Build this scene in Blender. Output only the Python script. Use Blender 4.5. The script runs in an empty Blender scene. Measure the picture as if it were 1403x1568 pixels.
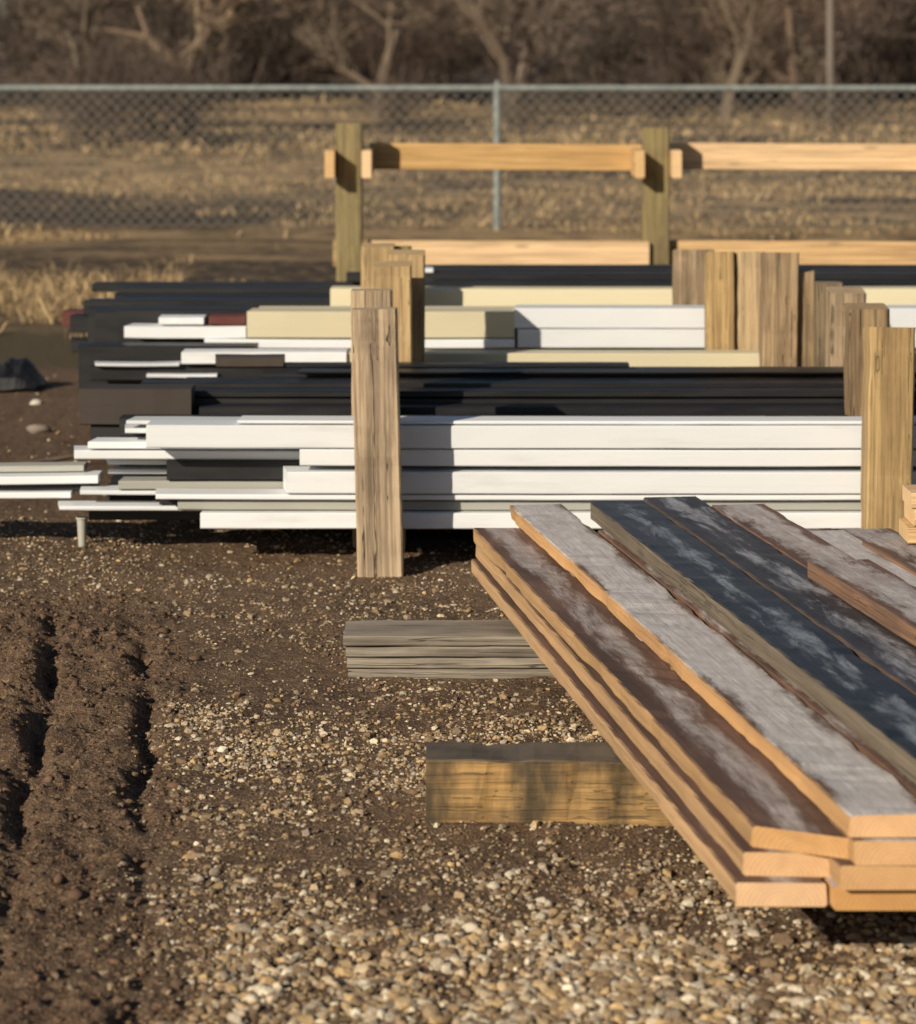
import bpy, math, random, bmesh
import numpy as np
from mathutils import Vector, Matrix
random.seed(7); rng=np.random.default_rng(7)
sc=bpy.context.scene
COL=sc.collection
# ---------------------------------------------------------------- noise
TAB=np.random.default_rng(3).random((256,256))
def vn(x,y,s=0):
    x=np.asarray(x,float)+s*17.3; y=np.asarray(y,float)+s*31.7
    xi=np.floor(x).astype(int); yi=np.floor(y).astype(int)
    fx=x-xi; fy=y-yi; fx=fx*fx*(3-2*fx); fy=fy*fy*(3-2*fy)
    a=TAB[xi&255,yi&255]; b=TAB[(xi+1)&255,yi&255]; c=TAB[xi&255,(yi+1)&255]; d=TAB[(xi+1)&255,(yi+1)&255]
    return (a*(1-fx)+b*fx)*(1-fy)+(c*(1-fx)+d*fx)*fy
def fbm(x,y,s=0,o=4):
    v=0;a=.5;t=0
    for i in range(o):
        v=v+a*vn(x*2**i,y*2**i,s+i); t+=a; a*=.5
    return v/t
def sm(e0,e1,x):
    t=np.clip((x-e0)/(e1-e0),0,1); return t*t*(3-2*t)
def mudmask(x,y):
    edge=-0.50-.10*(y-4.5)+.30*(fbm(x*3,y*3,5)-.5)
    return (1-sm(-.12,.14,x-edge))*(1-sm(6.9,7.8,y))
def gh(x,y):
    x=np.asarray(x,float); y=np.asarray(y,float)
    near=1-sm(10,16,y)
    h=.05*(fbm(x*.7,y*.7,1)-.5)*near
    m=mudmask(x,y)
    h=h+near*(.014+.012*m)*(fbm(x*11,y*11,2,4)-.5)*1.6
    h=h+near*(.006+.022*m)*(fbm(x*55,y*55,8,3)-.5)
    fade=(1-sm(6.7,7.3,y))
    w=.07*(fbm(x*0+3,y*3,9)-.5)+.035*(fbm(x*0+7,y*14,12)-.5)
    for (x0,y0,sl,amp) in ((-.807,4.83,-.1055,1.15),(-.50,4.12,-.108,.75)):
        c=x0+sl*(y-y0)+w
        j=np.clip(2.6*fbm(x*4,y*4,11,3)-.5,0.15,1.5)
        h=h+fade*amp*j*(.016*np.exp(-((x-c+.05)/.05)**2)-.036*np.exp(-((x-c-.012)/.022)**2))
    far=sm(14,30,y)
    h=h+far*.55*(fbm(x*.11,y*.19,4)-.5)+far*.14*(fbm(x*.6,y*.8,14)-.5)
    h=h+sm(50,75,y)*.7*(fbm(x*.12,y*.1,15)-.35)
    h=h+sm(105,210,y)*(2.0+3*(fbm(x*.02,y*.01,6)-.5)+6.5*sm(-33,-14,x))
    return h
# ---------------------------------------------------------------- mesh helper
def np_mesh(name,V,F,mat,smooth=False,col=None,parent=None,link=True):
    me=bpy.data.meshes.new(name)
    V=np.ascontiguousarray(V,dtype=np.float32); F=np.ascontiguousarray(F,dtype=np.int32)
    k=F.shape[1]
    me.vertices.add(len(V)); me.vertices.foreach_set('co',V.ravel())
    me.loops.add(F.size); me.loops.foreach_set('vertex_index',F.ravel())
    me.polygons.add(len(F)); me.polygons.foreach_set('loop_start',np.arange(len(F),dtype=np.int32)*k)
    me.polygons.foreach_set('loop_total',np.full(len(F),k,dtype=np.int32))
    me.polygons.foreach_set('use_smooth',np.full(len(F),smooth))
    me.update(calc_edges=True)
    if col is not None:
        a=me.color_attributes.new('col','FLOAT_COLOR','POINT')
        c=np.ones((len(V),4),np.float32); c[:,:3]=col; a.data.foreach_set('color',c.ravel())
    me.materials.append(mat)
    o=bpy.data.objects.new(name,me); COL.objects.link(o)
    if parent: o.parent=parent
    return o
def empty(name,loc=(0,0,0)):
    e=bpy.data.objects.new(name,None); e.empty_display_size=.1; COL.objects.link(e); return e
# ---------------------------------------------------------------- material helper
class M:
    def __init__(s,name):
        s.m=bpy.data.materials.new(name); s.m.use_nodes=True; s.nt=s.m.node_tree
        s.b=s.nt.nodes['Principled BSDF']
    def n(s,t,**kw):
        nd=s.nt.nodes.new(t)
        for k,v in kw.items(): setattr(nd,k,v)
        return nd
    def put(s,sock,v):
        if isinstance(v,bpy.types.NodeSocket): s.nt.links.new(v,sock)
        elif isinstance(v,(tuple,list)):
            sock.default_value=tuple(v)+((1,) if len(v)==3 and sock.type=='RGBA' else ())
        else: sock.default_value=v
    def math(s,op,a,b=0.0,c=None,clamp=False):
        nd=s.n('ShaderNodeMath',operation=op,use_clamp=clamp); s.put(nd.inputs[0],a); s.put(nd.inputs[1],b)
        if c is not None: s.put(nd.inputs[2],c)
        return nd.outputs[0]
    def mr(s,v,a,b,c=0.,d=1.,smooth=True):
        nd=s.n('ShaderNodeMapRange'); nd.interpolation_type='SMOOTHSTEP' if smooth else 'LINEAR'
        s.put(nd.inputs[0],v); 
        for i,q in enumerate((a,b,c,d)): nd.inputs[i+1].default_value=q
        return nd.outputs[0]
    def mix(s,f,a,b,mode='MIX'):
        nd=s.n('ShaderNodeMix',data_type='RGBA',blend_type=mode); s.put(nd.inputs[0],f); s.put(nd.inputs[6],a); s.put(nd.inputs[7],b); return nd.outputs[2]
    def scale(s,vec,sc_):
        nd=s.n('ShaderNodeVectorMath',operation='MULTIPLY'); s.put(nd.inputs[0],vec); nd.inputs[1].default_value=sc_; return nd.outputs[0]
    def noise(s,vec,scale=1.,detail=4.,rough=.55,dist=0.):
        nd=s.n('ShaderNodeTexNoise'); s.put(nd.inputs['Vector'],vec); nd.inputs['Scale'].default_value=scale
        nd.inputs['Detail'].default_value=detail; nd.inputs['Roughness'].default_value=rough; nd.inputs['Distortion'].default_value=dist
        return nd.outputs['Fac']
    def bump(s,h,strength=.4,dist=.01):
        nd=s.n('ShaderNodeBump'); nd.inputs['Strength'].default_value=strength; nd.inputs['Distance'].default_value=dist
        s.put(nd.inputs['Height'],h); s.nt.links.new(nd.outputs[0],s.b.inputs['Normal'])
    def objvec(s):
        tc=s.n('ShaderNodeTexCoord'); oi=s.n('ShaderNodeObjectInfo')
        k=s.math('MULTIPLY',oi.outputs['Random'],37.)
        cb=s.n('ShaderNodeCombineXYZ'); s.put(cb.inputs[0],k); s.put(cb.inputs[1],s.math('MULTIPLY',k,.37)); s.put(cb.inputs[2],s.math('MULTIPLY',k,.71))
        ad=s.n('ShaderNodeVectorMath',operation='ADD'); s.put(ad.inputs[0],tc.outputs['Object']); s.put(ad.inputs[1],cb.outputs[0])
        return tc.outputs['Object'],ad.outputs[0],oi.outputs['Random']
def wood(name,c1,c2,dark=(.04,.028,.018),stain=.3,crack=.5,frost=0.,frostcol=(.56,.54,.55),rough=.75,grain=1.,topdark=None,width=.07,wet=0.,stsc=(3.,9.,9.),fsc=(3.2,11.,11.),stlo=.45,stripe=.26,sides=None,knots=.6,cw=.012,cd=(.7,60.),fopac=(.95,.55),gcon=.18):
    w=M(name); o,v,r=w.objvec()
    tcn=w.n('ShaderNodeTexCoord'); sn=w.n('ShaderNodeSeparateXYZ'); w.put(sn.inputs[0],tcn.outputs['Normal'])
    endf=w.mr(w.math('ABSOLUTE',sn.outputs[0]),.5,.8)
    side=w.math('SUBTRACT',1.,endf)
    g=w.noise(w.scale(v,(1.0*grain,26*grain,26*grain)),1,6,.6,.3)
    f=w.noise(w.scale(v,(3.,120.,120.)),1,3,.6)
    base=w.mix(w.mr(g,.5-gcon,.5+gcon),c1,c2)
    base=w.mix(w.math('MULTIPLY',w.math('MULTIPLY',w.mr(f,.38,.70),.45),w.math('MULTIPLY_ADD',endf,-.7,1.)),base,dark)
    bl=w.noise(w.scale(v,stsc),1,5,.6)
    base=w.mix(w.math('MULTIPLY',w.mr(bl,stlo,stlo+.25),stain),base,dark)
    ck=w.noise(w.scale(v,(cd[0],cd[1],cd[1])),1,2,.5,.15)
    ckf=w.math('MULTIPLY',w.mr(w.math('ABSOLUTE',w.math('SUBTRACT',ck,.56)),.0,cw,1.,0.),w.math('MULTIPLY_ADD',endf,-.85,1.))
    base=w.mix(w.math('MULTIPLY',ckf,crack),base,dark)
    # growth rings on cut ends
    wv=w.n('ShaderNodeTexWave'); wv.wave_type='RINGS'; wv.rings_direction='X'; w.put(wv.inputs['Vector'],w.scale(o,(0.,1.,1.3))); wv.inputs['Scale'].default_value=42; wv.inputs['Distortion'].default_value=1.5; wv.inputs['Detail'].default_value=2
    ringc=w.mix(wv.outputs['Fac'],tuple(x*.80 for x in c1),c1)
    base=w.mix(w.math('MULTIPLY',endf,.65),base,ringc)
    vo=w.n('ShaderNodeTexVoronoi'); w.put(vo.inputs['Vector'],w.scale(v,(3.2,11.,11.))); vo.inputs['Scale'].default_value=1
    kn=w.mr(vo.outputs['Distance'],.05,.17,1.,0.)
    base=w.mix(w.math('MULTIPLY',w.math('MULTIPLY',kn,knots),side),base,tuple(x*.35 for x in c1))
    hv=w.n('ShaderNodeHueSaturation'); w.put(hv.inputs['Color'],base); w.put(hv.inputs['Value'],w.math('MULTIPLY_ADD',r,.38,.78)); w.put(hv.inputs['Saturation'],w.math('MULTIPLY_ADD',r,-.25,1.04))
    base=hv.outputs[0]
    rg=rough
    if topdark is not None or frost>0:
        ge=w.n('ShaderNodeNewGeometry'); sp=w.n('ShaderNodeSeparateXYZ'); w.put(sp.inputs[0],ge.outputs['True Normal'])
        up=w.mr(sp.outputs[2],.5,.8)
        so=w.n('ShaderNodeSeparateXYZ'); w.put(so.inputs[0],o)
        edge=w.math('DIVIDE',w.math('ABSOLUTE',so.outputs[1]),width)
        if sides is not None:
            sd=w.mr(w.math('ABSOLUTE',sn.outputs[1]),.5,.8)
            base=w.mix(w.math('MULTIPLY',sd,.75),base,w.mix(w.mr(g,.3,.7),sides,tuple(x*.6 for x in sides)))
        if topdark is not None:
            tn=w.mix(w.mr(g,.3,.7),topdark,tuple(x*.5 for x in topdark))
            tn=w.mix(w.math('MULTIPLY',w.mr(bl,.4,.7),.5),tn,tuple(x*1.9 for x in topdark))
            base=w.mix(up,base,tn)
        if frost>0:
            pn=w.noise(w.scale(v,fsc),1,8,.72,.3)
            pf=w.math('SUBTRACT',w.math('ADD',pn,frost-.5),w.math('MULTIPLY',w.math('POWER',edge,2.),stripe))
            ff=w.math('MULTIPLY',w.mr(pf,.42,.60),up)
            fine=w.noise(w.scale(v,(14.,70.,70.)),1,4,.7)
            mid=w.noise(w.scale(v,(9.,26.,26.)),1,5,.75)
            fc=w.mix(w.mr(fine,.3,.7),frostcol,tuple(x*.74 for x in frostcol))
            base=w.mix(w.math('MULTIPLY',ff,w.mr(mid,.25,.65,fopac[0],fopac[1])),base,fc)
            if wet>0:
                rr=w.n('ShaderNodeMix',data_type='FLOAT'); w.put(rr.inputs[0],up); rr.inputs[2].default_value=rough; rr.inputs[3].default_value=1-wet; rg=rr.outputs[0]
    w.put(w.b.inputs['Base Color'],base); w.put(w.b.inputs['Roughness'],rg)
    h=w.math('SUBTRACT',w.math('ADD',w.math('MULTIPLY',g,.6),w.math('MULTIPLY',f,.4)),w.math('MULTIPLY',ckf,crack))
    w.bump(w.math('MULTIPLY',h,w.math('MULTIPLY_ADD',endf,-.75,1.)),.7,.004)
    return w.m
def plastic(name,c,rough=.45,dirt=.25,dirtcol=(.2,.15,.1)):
    w=M(name); o,v,r=w.objvec()
    n1=w.noise(w.scale(v,(2.,14.,14.)),1,6,.65); n2=w.noise(w.scale(v,(1.,90.,90.)),1,2)
    base=w.mix(w.math('MULTIPLY',w.mr(n1,.5,.8),dirt),c,dirtcol)
    base=w.mix(w.math('MULTIPLY',w.mr(n2,.5,.8),dirt*.4),base,tuple(x*.5 for x in c))
    hv=w.n('ShaderNodeHueSaturation'); w.put(hv.inputs['Color'],base); w.put(hv.inputs['Value'],w.math('MULTIPLY_ADD',r,.24,.80))
    w.put(w.b.inputs['Base Color'],hv.outputs[0]); w.put(w.b.inputs['Roughness'],w.mr(n1,.3,.8,rough,rough+.25))
    w.bump(n2,.12,.002)
    return w.m
def attr_mat(name,rough=.85,bumpsc=0,vary=.3,transl=0):
    w=M(name); a=w.n('ShaderNodeAttribute'); a.attribute_name='col'
    ge=w.n('ShaderNodeNewGeometry')
    nn=w.noise(ge.outputs['Position'],180. if bumpsc else 30.,3,.6)
    c=w.mix(w.math('MULTIPLY',w.mr(nn,.35,.7),vary),a.outputs['Color'],(.06,.04,.028))
    w.put(w.b.inputs['Base Color'],c); w.b.inputs['Roughness'].default_value=rough; w.b.inputs['Specular IOR Level'].default_value=.25
    if bumpsc: w.bump(nn,.5,.002)
    return w.m

MW=dict(
 grey =wood('weathered_grey_wood',(.38,.285,.18),(.20,.15,.095),stain=.5,crack=.9,dark=(.035,.026,.018)),
 greyS=wood('grey_plank_wood',(.37,.32,.25),(.22,.185,.14),stain=.55,crack=.85,dark=(.05,.04,.03),knots=.4,topdark=(.24,.205,.165),gcon=.12),
 postA=wood('weathered_post_wood',(.49,.345,.19),(.25,.17,.095),stain=.45,crack=1.,dark=(.045,.030,.018),gcon=.12,cd=(.6,44.),cw=.016),
 yel  =wood('treated_yellow_wood',(.58,.39,.16),(.39,.25,.10),stain=.45,crack=.6,dark=(.07,.045,.02),gcon=.13),
 yel2 =wood('treated_green_wood',(.35,.265,.10),(.22,.17,.065),stain=.4,crack=.4),
 org  =wood('fresh_orange_wood',(.78,.50,.22),(.62,.38,.15),stain=.15,crack=.2,dark=(.2,.10,.04)),
 slp  =wood('stained_sleeper_wood',(.60,.37,.14),(.37,.225,.09),stain=.95,crack=.6,topdark=(.10,.08,.06),dark=(.060,.046,.028),stsc=(9.,5.,3.),stlo=.36,grain=1.4,knots=.8,gcon=.13),
 brd1 =wood('sawn_board_brown_top',(.68,.38,.15),(.50,.27,.10),stain=.35,crack=.35,dark=(.13,.07,.035),topdark=(.115,.065,.047),frost=.55,frostcol=(.52,.47,.46),fsc=(2.0,13.,13.),stripe=.40,sides=(.54,.345,.175)),
 brd2 =wood('sawn_board_frosted',(.70,.38,.14),(.50,.27,.10),stain=.3,crack=.25,dark=(.14,.07,.03),topdark=(.14,.085,.06),frost=.72,frostcol=(.66,.63,.63),fsc=(2.4,12.,12.),stripe=.27,sides=(.60,.34,.14),fopac=(1.,.74)),
 brdK =wood('wet_dark_board',(.20,.155,.10),(.14,.11,.075),stain=.3,crack=.6,topdark=(.018,.020,.026),frost=.49,frostcol=(.44,.49,.55),wet=.60,fsc=(4.,17.,17.),stripe=.32,fopac=(.9,.35)),  # ice patches, with bluish sky reflection painted into their colour
 brdK2=wood('wet_dark_board_frosted',(.18,.115,.08),(.12,.08,.06),stain=.3,crack=.5,topdark=(.040,.037,.042),frost=.52,frostcol=(.50,.51,.55),wet=.5,fsc=(3.,15.,15.)),
 brn  =wood('brown_board',(.30,.155,.08),(.19,.10,.06),stain=.4,crack=.5,topdark=(.13,.075,.055),frost=.63,frostcol=(.60,.56,.55)),
)
MP=dict(W=plastic('white_vinyl',(.76,.79,.83),.4,.25),
 G=plastic('grey_vinyl',(.42,.42,.38),.45,.3),
 C=plastic('cream_vinyl',(.74,.67,.47),.45,.15),
 K=plastic('black_vinyl',(.010,.010,.012),.40,.10,(.06,.05,.045)),
 B=plastic('brown_vinyl',(.050,.036,.028),.5,.3,(.11,.085,.065)),
 R=plastic('maroon_vinyl',(.11,.028,.022),.5,.2))

# ---------------------------------------------------------------- boards
def board(name,L,w,t,mat,M4,parent=None,bowz=0.,bowy=0.,wob=.0012,skew=0.,skew2=0.,ch=.004,twist=0.,segs=None,nick=0):
    n=segs or max(6,int(L/.12)); V=[];F=[]
    hw=w/2
    prof=[(-hw,ch),(-hw+ch,0),(hw-ch,0),(hw,ch),(hw,t-ch),(hw-ch,t),(-hw+ch,t),(-hw,t-ch)]
    k=len(prof); sd=random.uniform(0,200)
    for i in range(n+1):
        u=i/n; x=u*L
        b=4*u*(1-u); oz=bowz*b; oy=bowy*b
        jz=random.uniform(-wob,wob); jy=random.uniform(-wob,wob); a=twist*u
        for q,(py,pz) in enumerate(prof):
            e=float(fbm(x*9+sd,q//2*7.3+sd,3,3)); nk=nick*max(0.,(e-.5)*5)
            xx=x+ (skew*py/w*(1-u)) + (skew2*py/w*u)
            yy=py+oy+jy+random.uniform(-wob,wob)*.6-math.copysign(nk,py); zz=pz+oz+jz*.5+random.uniform(-wob,wob)*.4-(nk if pz>t/2 else 0)
            y2=yy*math.cos(a)-(zz-t/2)*math.sin(a); z2=yy*math.sin(a)+(zz-t/2)*math.cos(a)+t/2
            V.append((xx,y2,z2))
    for i in range(n):
        for j in range(k):
            a0=i*k+j; a1=i*k+(j+1)%k
            F.append((a0,a1,a1+k,a0+k))
    F=[tuple(reversed(f)) for f in F]
    F.append(tuple(range(k))); F.append(tuple(reversed(range(n*k,n*k+k))))
    me=bpy.data.meshes.new(name); me.from_pydata(V,[],F); me.materials.append(mat)
    bm=bmesh.new(); bm.from_mesh(me); bmesh.ops.recalc_face_normals(bm,faces=bm.faces); bm.to_mesh(me); bm.free()
    o=bpy.data.objects.new(name,me); COL.objects.link(o); o.matrix_world=M4
    if parent: o.parent=parent
    return o
def boardX(name,x0,x1,y0,dy,z0,z1,mat,parent,tilt=0.,yaw=0.,wob=.0006,**kw):
    m=Matrix.Translation((x0,y0+dy/2,z0))@Matrix.Rotation(yaw,4,'Z')@Matrix.Rotation(-tilt,4,'Y')
    return board(name,x1-x0,dy,z1-z0,mat,m,parent,wob=wob,ch=.003,**kw)
def post(x,yf,top,w,mat,d=None,lx=0.,ly=0.,yaw=0.,name='wood_post',parent=None):
    d=d or w; H=top+.12
    R=Matrix(((0,0,-1,0),(0,1,0,0),(1,0,0,0),(0,0,0,1)))
    m=Matrix.Translation((x,yf+d/2,-.12))@Matrix.Rotation(yaw,4,'Z')@Matrix.Rotation(lx,4,'Y')@Matrix.Rotation(ly,4,'X')@Matrix.Translation((w/2,0,0))@R
    return board(name,H,d,w,mat,m,parent,wob=.0008,ch=.005,segs=30,skew2=random.uniform(-.016,.016),nick=.003)

post(-.212,7.61,.752,.127,MW['postA'],lx=-.026)
post(-.248,8.08,.765,.122,MW['postA'],lx=-.01)
post(-.205,8.93,.778,.125,MW['yel'],lx=-.012)
post(-.175,9.16,.800,.118,MW['yel'],lx=.006)
post(-.300,10.22,.752,.125,MW['yel'],lx=.0)
post(-.235,10.34,.742,.100,MW['yel2'],lx=.01)
post(1.193,7.61,.698,.127,MW['yel'],lx=.016)
post(1.213,8.08,.716,.120,MW['postA'],lx=.0)
post(1.262,8.93,.692,.118,MW['postA'],lx=.012)
post(1.165,9.22,.735,.088,MW['postA'],lx=-.01)
post(1.235,9.10,.704,.09,MW['grey'],lx=.0)
post(1.072,9.19,.796,.118,MW['postA'],lx=.014)
post(1.015,9.52,.775,.10,MW['yel'],lx=.0)
post(.915,9.50,.777,.098,MW['yel'],lx=-.006)
post(.884,10.26,.730,.15,MW['postA'],lx=.0,d=.1)

# ---------------------------------------------------------------- piles
XR=2.1
P=empty('vinyl_board_pile')
f0=7.80
def B(key,x0,x1,y0,dy,z0,z1,par,tilt=0.,**kw):
    return boardX('board',x0,x1,y0,dy,z0,z1,MP[key],par,tilt,yaw=random.uniform(-.0012,.0012),skew=random.uniform(-.02,.02),bowz=random.uniform(-.003,.001),**kw)
B('W',-.625,XR,f0+.006,.11,.411,.421,P)
B('W',-.886,XR,f0,.12,.343,.408,P)
B('W',-.449,XR,f0+.006,.12,.292,.339,P)
B('W',-.495,XR,f0,.12,.213,.275,P)
B('W',-.867,XR,f0+.01,.11,.195,.210,P)
B('G',-.80,XR,f0+.03,.09,.162,.188,P)
B('W',-.728,XR,f0,.12,.113,.158,P)
r1=f0+.125
B('W',-.951,.9,r1,.10,.393,.405,P)
B('W',-.969,.9,r1+.005,.10,.367,.381,P)
B('W',-.80,.9,r1,.10,.383,.392,P)
B('W',-1.062,.9,r1,.10,.322,.343,P)
B('W',-1.118,.9,r1+.01,.10,.292,.318,P,tilt=-.004)
B('K',-.84,XR,r1,.10,.232,.289,P)
B('K',-.86,XR,r1+.01,.10,.160,.184,P)
B('W',-1.161,.5,r1,.10,.145,.158,P)
B('W',-1.10,.5,r1+.02,.10,.187,.200,P)
B('G',-.98,.5,r1+.012,.09,.203,.228,P)
r2=f0+.235-.008
B('W',-1.031,.5,r2,.07,.262,.277,P)
B('W',-1.02,.5,r2,.07,.235,.248,P)
B('K',-.99,XR,r2+.002,.07,.344,.40,P)
B('W',-1.72,-1.05,r2-.03,.10,.205,.229,P,tilt=.010)
B('G',-1.70,-1.10,r2+.03,.08,.232,.250,P,tilt=.010)
B('W',-1.76,-1.13,r2-.03,.10,.166,.184,P,tilt=.004)
B('K',-1.72,-1.06,r2,.07,.186,.203,P)
B('K',-1.08,XR,r2,.07,.10,.14,P)
B('K',-.6,XR,r2+.001,.07,.282,.34,P); B('K',-.7,XR,r1+.002,.10,.345,.366,P)
for X in (-.20,.5,1.40):
    board('bearer',.42,.09,.10,MW['grey'],Matrix.Translation((X,7.98,.0))@Matrix.Rotation(math.pi/2,4,'Z'),P)
P2=empty('black_board_pile')
for (y0,top,xl,key) in ((8.24,.405,-.78,'K'),(8.35,.440,-.96,'K'),(8.46,.452,-.98,'K'),(8.57,.447,-.86,'K'),(8.68,.458,-.62,'K'),(8.79,.455,-.5,'B')):
    z=top
    i=0
    while z>.14:
        t=random.choice((.022,.030,.04)) 
        xx=xl+(0 if i==0 else random.uniform(-.12,.25))
        B(key if random.random()<.9 else 'B',xx,XR,y0+random.uniform(0,.008),.10,z-t,z-.0025,P2)
        z-=t;i+=1
B('B',-1.13,-.80,8.22,.12,.353,.462,P2)
B('B',-1.12,-.84,8.38,.12,.24,.350,P2)
B('K',-1.10,-.81,8.24,.09,.26,.35,P2)
B('B',-.78,-.56,8.79,.09,.462,.495,P2)
B('K',-.57,.55,8.80,.08,.459,.469,P2)
B('K',-.5,XR,8.60,.10,.462,.468,P2)
for X in (-.20,.5,1.40):
    board('bearer',.6,.09,.12,MW['grey'],Matrix.Translation((X,8.44,.0))@Matrix.Rotation(math.pi/2,4,'Z'),P2)
P3=empty('cream_board_pile')
B('C',-.5,XR,9.34,.115,.362,.447,P3)
B('W',-.94,-.38,9.325,.115,.412,.452,P3)
B('K',-1.25,-.5,9.36,.10,.352,.400,P3)
B('W',-1.24,-.95,9.33,.08,.404,.413,P3)
B('W',-1.06,-.82,9.32,.08,.366,.378,P3)
B('W',-.93,-.84,9.28,.08,.33,.352,P3)
B('C',-.74,.20,9.68,.14,.465,.558,P3); B('W',-.90,.20,9.675,.14,.43,.461,P3)
B('W',.203,XR,9.68,.14,.43,.496,P3); B('W',.203,XR,9.68,.14,.499,.570,P3)
B('W',-1.17,-.75,9.69,.12,.463,.505,P3)
B('W',-1.06,-.90,9.70,.12,.510,.535,P3)
B('R',-.88,-.752,9.70,.12,.510,.540,P3)
B('K',-1.22,-.76,9.83,.12,.36,.550,P3)
B('K',-1.32,-.70,9.50,.12,.28,.455,P3)
B('K',-1.33,-.77,9.99,.12,.40,.53,P3)
B('R',-1.28,.5,9.5,.12,.24,.275,P3)
B('C',-.72,XR,9.83,.14,.40,.552,P3)
B('K',-1.37,-.75,10.12,.09,.35,.53,P3)
for X in (-.45,.5,1.45):
    board('bearer',.85,.09,.23,MW['grey'],Matrix.Translation((X,9.34,.0))@Matrix.Rotation(math.pi/2,4,'Z'),P3)
P4=empty('cream_board_pile')
B('C',-.49,XR,10.55,.13,.478,.566,P4)
B('C',-.40,XR,10.57,.13,.38,.475,P4)
B('K',-1.44,-.5,10.60,.12,.46,.515,P4); B('K',-1.50,-.5,10.62,.12,.39,.455,P4); B('R',-1.55,-.8,10.75,.12,.40,.46,P4)
for i,(y0,top) in enumerate(((10.70,.545),(10.83,.575),(10.96,.592),(11.10,.596),(11.24,.600))):
    z=top
    while z>.2:
        t=random.choice((.035,.05)); B('K',(-1.42 if z<.53 else -.35)+random.uniform(-.1,.1),XR+.3,y0,.12,z-t,z-.002,P4); z-=t
B('W',-.30,-.1,10.97,.1,.594,.61,P4)
for X in (-.45,.5,1.45):
    board('bearer',.85,.09,.16,MW['grey'],Matrix.Translation((X,10.56,.0))@Matrix.Rotation(math.pi/2,4,'Z'),P4)

# ---------------------------------------------------------------- orange rail rack
RK=empty('wooden_rail_rack')
for i,X in enumerate((-.529,.963,2.455)):
    post(X,13.3,1.13 if i==0 else 1.115,.127,MW['yel2'],name='post',parent=RK)
    for sx in (-.0635-.024-.001,.0635+.024+.001):
        board('clamp_block',.36,.046,.132,MW['org'],Matrix.Translation((X+sx,13.17,.878))@Matrix.Rotation(math.pi/2,4,'Z'),RK)
for (x0,x1) in ((-.44,.905),(1.045,2.36)):
    boardX('upper_rail',x0,x1,13.535,.04,.905,1.035,MW['org'],RK,tilt=-.006)
    boardX('lower_rail',x0+.02,x1+(.02 if x0<0 else 0),13.27,.038,.452,.570,MW['org'],RK,tilt=-.005)
boardX('lower_rail',-.62,1.2,13.6,.038,.42,.55,MW['yel'],RK)

# ---------------------------------------------------------------- ground sleepers
S=empty('stacked_plank_sleeper')
for i in range(4):
    boardX('plank',-.262+random.uniform(-.008,.008),1.7,6.385+random.uniform(-.003,.006),.185,.004+i*.026,.004+i*.026+.0238,MW['greyS'],S,wob=.0008,nick=.0015,segs=40)
SL=empty('timber_sleeper')
boardX('beam',-.061,1.7,5.17,.14,.0,.128,MW['slp'],SL,wob=.0010,nick=.005,segs=60)
# ---------------------------------------------------------------- foreground lumber stack
LS=empty('lumber_stack')
dx,dy=-.155,.988; TH=math.atan2(dy,dx)
def lb(cx,cy,z0,L,mat,far=False,w=.14,t=.0375,skew=.022,skew2=0,bow=0.,bowy=0.,dth=0.,nick=.002):
    if far: cx-=L*dx; cy-=L*dy
    X=cx+dy*w/2; Y=cy-dx*w/2
    m=Matrix.Translation((X,Y,z0))@Matrix.Rotation(TH+dth,4,'Z')
    return board('board',L,w,t,MW[mat],m,LS,bowz=bow,bowy=bowy,skew=skew,skew2=skew2,wob=.0007,ch=.003,nick=nick,segs=int(L/.045))
lb(.435,4.26,.130,2.80,'brd1',dth=-.012); lb(.450,4.29,.168,2.79,'brd1',bow=.002,dth=-.010,skew=.03); lb(.468,4.285,.206,2.79,'brd1',skew=.09,skew2=.03,bow=.003,dth=-.002,nick=.005)
lb(.585,4.24,.130,2.9,'brd2'); lb(.592,4.22,.168,2.9,'brd1',dth=.002); lb(.612,4.22,.206,2.93,'brd2'); lb(.606,4.235,.2445,2.98,'brd2',bow=.002,nick=.004,dth=.003)
for z in (.130,.168,.206): 
    for c in range(5): lb(.75+c*.149+random.uniform(-.004,.004),4.25+random.uniform(-.06,.05),z,2.6+random.uniform(-.1,.1),random.choice(('brd1','brd2','brn')))
for c in range(5): lb(.752+c*.149,4.22,.2445,2.62,'brn')
lb(.336,6.95,.2825,2.80,'brdK',far=True,t=.045)
lb(.475,7.03,.2825,2.85,'brdK2',far=True,t=.043)
lb(.640,6.93,.2825,2.75,'brn',far=True,t=.040)
lb(.795,6.60,.2825,2.5,'brd2',far=True,t=.030)
lb(.945,6.42,.2825,2.3,'brn',far=True,t=.040)
lb(.775,5.93,.327,2.0,'brn',far=True,t=.038,dth=.01)
boardX('cross_board',1.045,1.75,6.36,.14,.325,.362,MW['org'],LS); boardX('cross_board',1.06,1.75,6.37,.14,.364,.402,MW['org'],LS,yaw=.01); boardX('cross_board',1.055,1.75,6.38,.13,.404,.44,MW['org'],LS)

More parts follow.
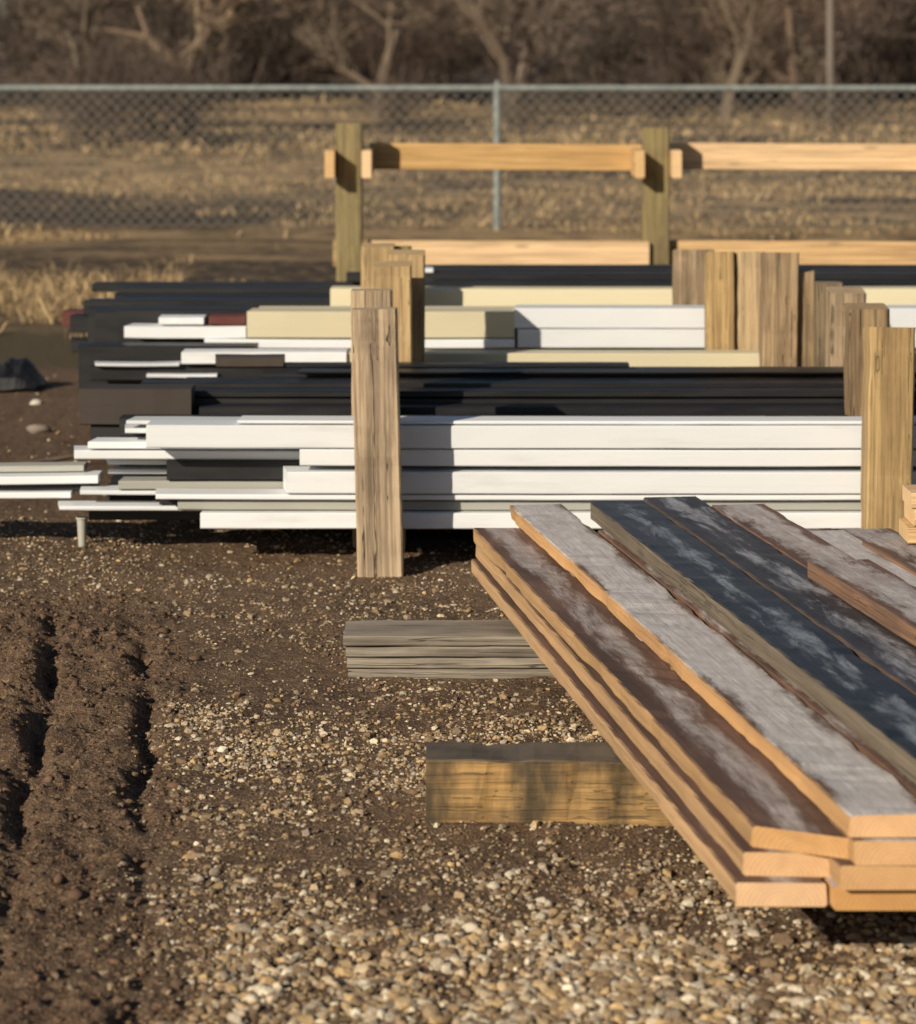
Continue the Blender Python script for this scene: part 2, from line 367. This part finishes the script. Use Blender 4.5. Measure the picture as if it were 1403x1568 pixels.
# ---------------------------------------------------------------- ground
def axis(lo,hi,step,far_lo,far_hi,gr=1.09):
    a=list(np.arange(lo,hi,step)); s=step; x=a[-1]; 
    while x<far_hi: s*=gr; x+=s; a.append(x)
    s=step; x=lo; b=[]
    while x>far_lo: s*=gr; x-=s; b.append(x)
    return np.array(b[::-1]+a)
xs=axis(-1.6,1.5,.009,-420,420,1.07); ys=axis(3.7,8.4,.011,-60,700,1.04)
GX,GY=np.meshgrid(xs,ys); Z=gh(GX,GY)
nx,ny=len(xs),len(ys)
idx=np.arange(nx*ny).reshape(ny,nx)
F=np.stack([idx[:-1,:-1],idx[:-1,1:],idx[1:,1:],idx[1:,:-1]],-1).reshape(-1,4)
g=M('dirt_and_dry_grass_ground')
ge=g.n('ShaderNodeNewGeometry'); pos=ge.outputs['Position']; sp=g.n('ShaderNodeSeparateXYZ'); g.put(sp.inputs[0],pos)
n1=g.noise(pos,2.2,6,.6); n2=g.noise(pos,28,5,.65); n3=g.noise(pos,150,3,.65)
dirt=g.mix(g.mr(n1,.35,.7),(.140,.086,.053),(.070,.045,.031))
dirt=g.mix(g.mr(n2,.35,.7),dirt,(.155,.103,.066))
dirt=g.mix(g.math('MULTIPLY',g.mr(n3,.54,.66),.7),dirt,(.38,.29,.19))
dirt=g.mix(g.math('MULTIPLY',g.mr(n3,.46,.36),.5),dirt,(.045,.029,.02))
f1=g.noise(g.scale(pos,(.07,.32,.3)),1,5,.62,.5); f2=g.noise(g.scale(pos,(1.3,1.6,2.)),1,6,.72); f3=g.noise(pos,7,4,.7)
X_,Y_=sp.outputs[0],sp.outputs[1]
bandL=g.math('MULTIPLY',g.math('MULTIPLY',g.mr(Y_,29,33),g.mr(Y_,46,40)),g.mr(X_,.5,-3.))
bandR=g.math('MULTIPLY',g.math('MULTIPLY',g.mr(Y_,18,22),g.mr(Y_,37,33)),g.mr(X_,-2.,0.))
bandF=g.math('MULTIPLY',g.mr(Y_,52,58),g.mr(Y_,84,74))
f1b=g.math('ADD',g.math('ADD',f1,g.math('MULTIPLY',bandL,.10)),g.math('MULTIPLY',bandR,.05))
f1b=g.math('ADD',f1b,g.math('MULTIPLY',bandF,.03))
fld=g.mix(g.mr(f1b,.46,.62),(.070,.051,.037),(.44,.31,.17))  # straw bands; dark ones paint shadow of the bumpy field into the colour
fld=g.mix(g.math('MULTIPLY',g.mr(f2,.44,.60),.8),fld,(.060,.045,.033))
fld=g.mix(g.math('MULTIPLY',g.mr(f3,.48,.62),.45),fld,(.40,.28,.155))
wob=g.math('MULTIPLY_ADD',n1,2.5,-1.25)
yy=g.math('ADD',Y_,wob)
olive=g.mix(g.mr(n2,.3,.7),(.065,.056,.032),(.12,.09,.05))
c=g.mix(g.mr(yy,12.6,13.2),dirt,olive); c=g.mix(g.mr(yy,14.0,15.5),c,fld)
far_c=g.mix(g.mr(f2,.35,.65),(.055,.044,.038),(.095,.076,.062))
c=g.mix(g.mr(Y_,80,100),c,far_c)
g.put(g.b.inputs['Base Color'],c); g.b.inputs['Roughness'].default_value=.9; g.b.inputs['Specular IOR Level'].default_value=.2
hh=g.math('ADD',g.math('MULTIPLY',n2,1.),g.math('MULTIPLY',n3,.6)); g.bump(hh,.9,.014)
np_mesh('ground',np.stack([GX.ravel(),GY.ravel(),Z.ravel()],-1),F,g.m,True)

# ---------------------------------------------------------------- gravel
def ico(sub):
    bm=bmesh.new(); bmesh.ops.create_icosphere(bm,subdivisions=sub,radius=1.); bm.verts.ensure_lookup_table()
    V=np.array([v.co[:] for v in bm.verts]); F=np.array([[v.index for v in f.verts] for f in bm.faces]); bm.free(); return V,F
def stones(x,y,r,colr,sub,sink=.15,irr=.17):
    V,Ft=ico(sub); n=len(x); k=len(V)
    nv=16; var=[]
    for i in range(nv):
        W=V.copy()
        for _ in range(5):
            nn=rng.normal(0,1,3); nn/=np.linalg.norm(nn); h=rng.uniform(.45,.85)
            dd=W@nn; ov=np.clip(dd-h,0,None); W=W-ov[:,None]*nn
        var.append(W*(1+rng.normal(0,irr*.35,(k,1))))
    var=np.array(var)[rng.integers(0,nv,n)]
    sc_=np.stack([rng.uniform(.85,1.5,n),rng.uniform(.65,1.1,n),rng.uniform(.5,.9,n)],-1)*r[:,None]
    P_=var*sc_[:,None,:]
    a=rng.uniform(0,6.28,n); tl=rng.normal(0,.5,n)
    ct,st=np.cos(tl)[:,None],np.sin(tl)[:,None]
    y1=P_[...,1]*ct-P_[...,2]*st; z1=P_[...,1]*st+P_[...,2]*ct
    ca,sa=np.cos(a)[:,None],np.sin(a)[:,None]
    X=P_[...,0]*ca-y1*sa+x[:,None]; Y=P_[...,0]*sa+y1*ca+y[:,None]
    Zz=z1+(gh(x,y)+r*sink)[:,None]
    VV=np.stack([X,Y,Zz],-1).reshape(-1,3)
    FF=(Ft[None]+ (np.arange(n)*k)[:,None,None]).reshape(-1,3)
    return VV,FF,np.repeat(colr,k,0)
def scatter(ymin,ymax,dens,sub,side=False):
    if side: xr=(-4.5,4.5)
    else:
        xm=.2*ymax+.3; xr=(-xm,xm)
    n=int((xr[1]-xr[0])*(ymax-ymin)*dens)
    x=rng.uniform(*xr,n); y=rng.uniform(ymin,ymax,n)
    inside=np.abs(x)<.2*y+.3
    x,y=(x[~inside],y[~inside]) if side else (x[inside],y[inside])
    mud=mudmask(x,y)
    lg=np.exp(-((y-5.76)/.33)**2)*sm(-.85,-.60,x)*(1-sm(.25,.6,x))
    bt=(1-sm(4.35,4.75,y))*sm(-.46,-.30,x)
    mid=(1-sm(5.3,6.1,y))*sm(-.6,-.4,x)
    cl=.5*fbm(x*3.0,y*3.0,21)+.5*fbm(x*10,y*10,24); 
    pt=sm(.41,.58,cl)
    d=.22+.85*lg+.36*bt+.38*mid; d=d*(.42+.95*pt); d=np.where(y>6.3,.16*(.5+pt),d)
    d=d*(1-.85*mud)
    keep=rng.random(len(x))<np.clip(d,.015,1)
    x,y,lg,bt,mud,pt=x[keep],y[keep],lg[keep],bt[keep],mud[keep],pt[keep]
    n=len(x)
    r=np.exp(rng.normal(math.log(.0036),.45,n))*(1+.80*bt*(.25+pt))
    r=np.clip(r,.0017,.0145)
    pal=np.array([(.54,.40,.24),(.66,.53,.36),(.38,.275,.16),(.78,.69,.53),(.24,.165,.10),(.47,.40,.31),(.56,.39,.20)])
    c=pal[rng.integers(0,len(pal),n)]*rng.uniform(.7,1.15,(n,1))
    dirtc=np.array([(.13,.084,.053)])
    t=np.clip(.60-.45*lg-.26*bt-.2*pt+rng.normal(0,.36,n),0,.95)[:,None]; t=np.maximum(t,mud[:,None]*.85)
    c=c*(1-t)+dirtc*t
    return stones(x,y,r,c,sub)
parts=[scatter(3.8,4.9,14000,2),scatter(4.9,8.6,12500,1),scatter(8.6,12.5,700,1),scatter(3.8,12,600,1,True)]
off=0;VV=[];FF=[];CC=[]
for v,f,c_ in parts:
    VV.append(v);FF.append(f+off);CC.append(c_);off+=len(v)
np_mesh('gravel',np.concatenate(VV),np.concatenate(FF),attr_mat('gravel_stone',.85,1,.3),False,np.concatenate(CC))
n=11000; y=rng.uniform(3.9,7.4,n); x=rng.uniform(-1.6,-.2,n); k=(mudmask(x,y)>.3); x,y=x[k],y[k]; n=len(x)
r=np.exp(rng.normal(math.log(.0045),.5,n)); cc=np.array([(.12,.073,.046)])*rng.uniform(.6,1.5,(n,1))
v,f,c_=stones(x,y,np.clip(r,.0022,.015),cc,1,0.,.3)
np_mesh('mud_clods',v,f,attr_mat('mud_clod',.8,1,.3),True,c_)

# ---------------------------------------------------------------- dry grass
def blades(x,y,h,wd,col):
    n=len(x); a=rng.uniform(0,6.28,n); z=gh(x,y)
    ln=rng.normal(0,.8,(n,2))*h[:,None]
    bx=np.cos(a)*wd/2; by=np.sin(a)*wd/2
    p0=np.stack([x-bx,y-by,z-.01],-1); p1=np.stack([x+bx,y+by,z-.01],-1)
    m0=np.stack([x-bx*.8+ln[:,0]*.35,y-by*.8+ln[:,1]*.35,z+h*.6],-1); m1=np.stack([x+bx*.8+ln[:,0]*.35,y+by*.8+ln[:,1]*.35,z+h*.6],-1)
    t=np.stack([x+ln[:,0],y+ln[:,1],z+h*.85],-1)
    V=np.stack([p0,p1,m1,m0,t],1).reshape(-1,3); b=(np.arange(n)*5)[:,None]
    F=np.concatenate([b+[0,1,2],b+[0,2,3],b+[3,2,4]],0)
    return V,F,np.repeat(col,5,0)
def grass(n,y0,y1,hm,wd,thr,seed,xr=None,bright=0.):
    y=y0+(y1-y0)*rng.random(n)**1.3; x=rng.uniform(-1,1,n)*(.24*y+1.5) if xr is None else rng.uniform(xr[0],xr[1],n)
    c=fbm(x*.30,y*.7,seed,4); cl=fbm(x*2.2,y*2.4,seed+3,2)
    left=(1-sm(-3,1,x))
    band=.13*np.exp(-((y-37)/5.)**2)*left -.10*np.exp(-((y-27)/3.)**2)*left+.05*np.exp(-((y-29)/6.)**2)*(1-left)
    k=(c+.45*(cl-.5)+band)>thr; x,y,c,band=x[k],y[k],c[k],band[k]; n=len(x)
    h=np.exp(rng.normal(math.log(hm),.4,n))
    pal=np.array([(.52,.38,.20),(.40,.285,.16),(.62,.46,.26),(.25,.175,.10),(.16,.115,.075)])
    col=pal[rng.integers(0,5,n)]*rng.uniform(.7,1.1,(n,1))*(1+bright+1.2*np.clip(band,0,1)[:,None])
    return blades(x,y,h,np.full(n,wd)*rng.uniform(.6,1.4,n),col)
parts=[grass(42000,14.6,23,.040,.007,.54,31),grass(62000,22,45,.055,.013,.55,33),grass(36000,42,80,.10,.04,.55,35),
       grass(15000,14.2,17.5,.09,.006,.40,37,(-4.5,-1.75),.15),grass(2500,12.6,14.4,.05,.006,.45,38,(-4,-1.5))]
off=0;VV=[];FF=[];CC=[]
for v,f,c_ in parts:
    VV.append(v);FF.append(f+off);CC.append(c_);off+=len(v)
np_mesh('dry_grass',np.concatenate(VV),np.concatenate(FF),attr_mat('dry_grass_blade',.9,0,.15),False,np.concatenate(CC))

# ---------------------------------------------------------------- trees
def segmesh(S_,sides=4):
    S_=np.array(S_); p0=S_[:,0:3];p1=S_[:,3:6];r0=S_[:,6];r1=S_[:,7]
    d=p1-p0; d/=np.linalg.norm(d,axis=1)[:,None]+1e-9
    up=np.where(np.abs(d[:,2:3])<.9,np.array([[0,0,1.]]),np.array([[1.,0,0]]))
    u=np.cross(d,up); u/=np.linalg.norm(u,axis=1)[:,None]; v=np.cross(d,u)
    A=np.arange(sides)*2*math.pi/sides
    ring=u[:,None]*np.cos(A)[None,:,None]+v[:,None]*np.sin(A)[None,:,None]
    V=np.concatenate([p0[:,None]+ring*r0[:,None,None],p1[:,None]+ring*r1[:,None,None]],1).reshape(-1,3)
    b=(np.arange(len(S_))*sides*2)[:,None]; F=[]
    for j in range(sides):
        k=(j+1)%sides; F.append(b+[j,k,k+sides,j+sides])
    return V,np.concatenate(F,0)
def grow(out,R,p,d,L,r,dep,nc=3,spread=.7,rmin=.006):
    n=3; q=p.copy(); dd=d.copy(); rr=r
    for i in range(n):
        dd=dd+R.normal(0,.16,3); dd[2]+=.04; dd/=np.linalg.norm(dd)
        q2=q+dd*L/n; r2=max(rmin,rr*.84)
        out.append((*q,*q2,rr,r2))
        q=q2; rr=r2
        if dep>0:
            for _ in range(nc if i==n-1 else nc-1):
                nd=dd+R.normal(0,spread,3); nd/=np.linalg.norm(nd)
                if nd[2]<-.2: nd[2]*=-.5
                grow(out,R,q,nd,L*R.uniform(.5,.75),rr*R.uniform(.5,.72),dep-1,nc,spread,rmin)
def treetemplate(seed,dep,H,r,nc=2,rmin=.012,extra=None):
    R=np.random.default_rng(seed); o=[]; grow(o,R,np.array([0,0,-.2]),np.array([R.normal(0,.1),0,1.]),H,r,dep,nc,.65,rmin)
    if extra: o+=extra
    return segmesh(o,4)
def shrubtemplate(seed,rmin=.012):
    R=np.random.default_rng(seed); o=[]
    for i in range(12):
        a=R.uniform(0,6.28); s=R.uniform(0,.5)
        grow(o,R,np.array([math.cos(a)*s*1.5,math.sin(a)*s*1.5,-.1]),np.array([math.cos(a)*s*1.6,math.sin(a)*s*1.6,1.]),R.uniform(1.2,2.4),.03,2,3,.6,rmin)
    return segmesh(o,3)
bark=attr_mat('bare_bark',.95,0,.2)
TT=[treetemplate(100+i,5,2.6,.17,2,.014) for i in range(5)]
SS=[shrubtemplate(200+i,.009) for i in range(4)]
def mass(name,items,rot=True):
    VV=[];FF=[];CC=[];off=0
    for (tpl,x,y,s,sz,c_) in items:
        v,f=tpl; a=random.uniform(0,6.28) if rot else 0.; ca,sa=math.cos(a),math.sin(a)
        w=np.stack([(v[:,0]*ca-v[:,1]*sa)*s+x,(v[:,0]*sa+v[:,1]*ca)*s+y,v[:,2]*sz+float(gh(x,y))],-1)
        VV.append(w);FF.append(f+off);CC.append(np.tile(np.array([c_]),(len(w),1)));off+=len(w)
    return np_mesh(name,np.concatenate(VV),np.concatenate(FF),bark,False,np.concatenate(CC))
def bc(k=1.):
    b=random.uniform(.6,1.35)*k; t=random.random()*k
    return (.155*b+.035*t,.126*b+.012*t,.106*b)
items=[]
for i in range(38):
    y=random.uniform(66,115); x=random.uniform(-1,1)*(.22*y+8)
    items.append((random.choice(TT),x,y,random.uniform(.8,1.3),random.uniform(.8,1.3),bc(1.15)))
mass('distant_tree_line',items)
items=[]
for i in range(135):
    y=random.uniform(72,125); x=random.uniform(-1,1)*(.22*y+6)
    if x/y<-.12 and random.random()<.82: continue
    s=random.uniform(.9,1.7); items.append((random.choice(SS),x,y,s,s*random.uniform(.8,1.3),bc(.72)))
mass('distant_brush',items)
def single(name,tpl,x,y,s,c_,rot=True):
    return mass(name,[(tpl,x,y,s,s,c_)],rot)
limbs=[(0,0,1.25,-.55,-.1,1.75,.10,.075),(-.55,-.1,1.75,-1.1,-.25,1.86,.075,.05),(-1.1,-.25,1.86,-1.32,-.3,1.9,.05,.03),
       (0,0,1.4,.30,-.2,1.62,.09,.06),(.30,-.2,1.62,.52,-.3,1.95,.06,.04),(-.55,-.1,1.75,-.75,0,2.3,.05,.03)]
single('bare_tree',treetemplate(311,5,2.0,.25,2,.012,limbs),-4.85,48,1.,(.25,.185,.13),False)
single('bare_tree',treetemplate(312,5,2.6,.16,2,.012),-7.6,56,1.,(.17,.135,.10))
single('bare_tree',treetemplate(313,5,2.4,.14,2,.012),1.2,62,1.,(.20,.155,.115))
single('bare_tree',treetemplate(315,5,2.6,.17,2,.012),6.2,64,1.,(.19,.15,.11))
single('bare_tree',treetemplate(318,5,2.4,.15,2,.012),-1.9,63,1.,(.18,.14,.105))
for (x,y,s) in ((-6.0,46,.62),(-5.2,45,.5),(-4.6,47,.55),(-6.6,48,.5),(1.2,52,.4),(7.6,54,.45),(4.2,58,.4),(-1.5,57,.4)):
    single('bare_shrub',random.choice(SS),x,y,s,(.12,.093,.075))
# ---------------------------------------------------------------- chain link fence
FN=empty('chain_link_fence')
galv=M('galvanised_steel'); o_,v_,r_=galv.objvec(); galv.put(galv.b.inputs['Base Color'],galv.mix(galv.mr(galv.noise(v_,14,4),.3,.7),(.19,.22,.22),(.28,.31,.30))); galv.b.inputs['Roughness'].default_value=.6; galv.b.inputs['Metallic'].default_value=.2
fy=23.; x0,x1=-15.3,19.
V,F=segmesh([(x0,fy,1.205,x1,fy,1.205,.026,.026)],10); np_mesh('top_rail',V,F,galv.m,True,None,FN)
segs=[]
X=.33-4.3*3
while X<x1:
    segs.append((X,fy+.0,-.3,X,fy+.0,1.19,.036,.036)); segs.append((X,fy,1.19,X,fy,1.27,.04,.012)); segs.append((X-.05,fy,1.205,X+.05,fy,1.205,.033,.033)); X+=4.3
V,F=segmesh(segs,10); np_mesh('line_posts',V,F,galv.m,True,None,FN)
wire=[]
st=.105; H=1.15
a=x0-H
while a<x1:
    for sgn,yo in ((1,-.037),(-1,-.044)):
        xa,xb=(a,a+H) if sgn>0 else (a+H,a)
        wire.append((xa,fy+yo,.04,xb,fy+yo,.04+H,.0029,.0029))
    a+=st
V,F=segmesh(wire,4); dk=M('wire_steel'); dk.b.inputs['Base Color'].default_value=(.20,.205,.20,1); dk.b.inputs['Roughness'].default_value=.6
np_mesh('mesh_wire',V,F,dk.m,False,None,FN)
UP=empty('utility_pole')
V,F=segmesh([(8.15,60,-1,8.15,60,9,.09,.07),(7.2,60.1,8.3,9.1,60.1,8.3,.05,.05),(7.4,60.1,8.3,7.4,60.1,8.5,.04,.03),(8.9,60.1,8.3,8.9,60.1,8.5,.04,.03)],10)
np_mesh('pole_and_crossarm',V,F,attr_mat('pole_wood',.9,0,.1),True,np.tile(np.array([[.20,.17,.145]]),(len(V),1)),UP)
# ---------------------------------------------------------------- debris
tn=14; u,vv=np.meshgrid(np.linspace(0,1,tn),np.linspace(0,1,tn))
tx=-2.07+.24*u+.03*vn(u*4,vv*4,3); ty=11.8+.35*vv; tz=gh(tx,ty)+.015+.16*fbm(u*3.2,vv*3.2,41,3)*np.sin(u*3.14)**.5*np.sin(vv*3.14)**.5
id2=np.arange(tn*tn).reshape(tn,tn); F=np.stack([id2[:-1,:-1],id2[:-1,1:],id2[1:,1:],id2[1:,:-1]],-1).reshape(-1,4)
np_mesh('black_plastic_sheet',np.stack([tx.ravel(),ty.ravel(),tz.ravel()],-1),F,MP['K'],False)
v,f,c_=stones(np.array([-1.76,-1.62]),np.array([11.45,10.6]),np.array([.020,.042]),np.array([(.6,.55,.48),(.24,.20,.17)]),2)
np_mesh('loose_rock',v,f,attr_mat('rock',.85,1,.2),True,c_)
V,F=segmesh([(-1.75,9.3,.03,-1.45,9.65,.035,.008,.010),(-1.45,9.65,.035,-1.25,9.8,.05,.010,.007)],6); np_mesh('fallen_stick',V,F,attr_mat('stick',.9,0,.2),True,np.tile(np.array([[.2,.15,.11]]),(len(V),1)))
V,F=segmesh([(-1.112,8.12,-.03,-1.114,8.12,.088,.010,.015),(-1.114,8.12,.088,-1.114,8.12,.094,.018,.018)],10); np_mesh('plastic_stake',V,F,MP['G'],True)
# ---------------------------------------------------------------- light, world, camera
el=math.radians(25); trav=Vector((.62*math.cos(el),.785*math.cos(el),-math.sin(el)))
sl=bpy.data.lights.new('sun','SUN'); sl.energy=5.0; sl.angle=math.radians(.55); sl.color=(1,.875,.69)
so=bpy.data.objects.new('sun',sl); COL.objects.link(so); so.rotation_euler=trav.to_track_quat('-Z','Y').to_euler()
w=bpy.data.worlds.new('World'); sc.world=w; w.use_nodes=True; nt=w.node_tree
sk=nt.nodes.new('ShaderNodeTexSky'); sk.sky_type='NISHITA'; sk.sun_disc=False; sk.sun_elevation=el; sk.sun_rotation=math.atan2(-.62,-.785)
nt.links.new(sk.outputs[0],nt.nodes['Background'].inputs[0]); nt.nodes['Background'].inputs[1].default_value=.05
cd=bpy.data.cameras.new('camera'); cam=bpy.data.objects.new('camera',cd); COL.objects.link(cam); sc.camera=cam
cam.location=(0,0,1.45); cam.rotation_euler=(math.radians(90),0,0)
cd.sensor_fit='HORIZONTAL'; cd.sensor_width=36; cd.lens=36*4200/1403; cd.shift_y=-694/1403; cd.clip_end=3000; cd.clip_start=.1
cd.dof.use_dof=True; cd.dof.focus_distance=6.2; cd.dof.aperture_fstop=5.6
sc.view_settings.view_transform='Standard'; sc.view_settings.look='None'; sc.view_settings.exposure=0
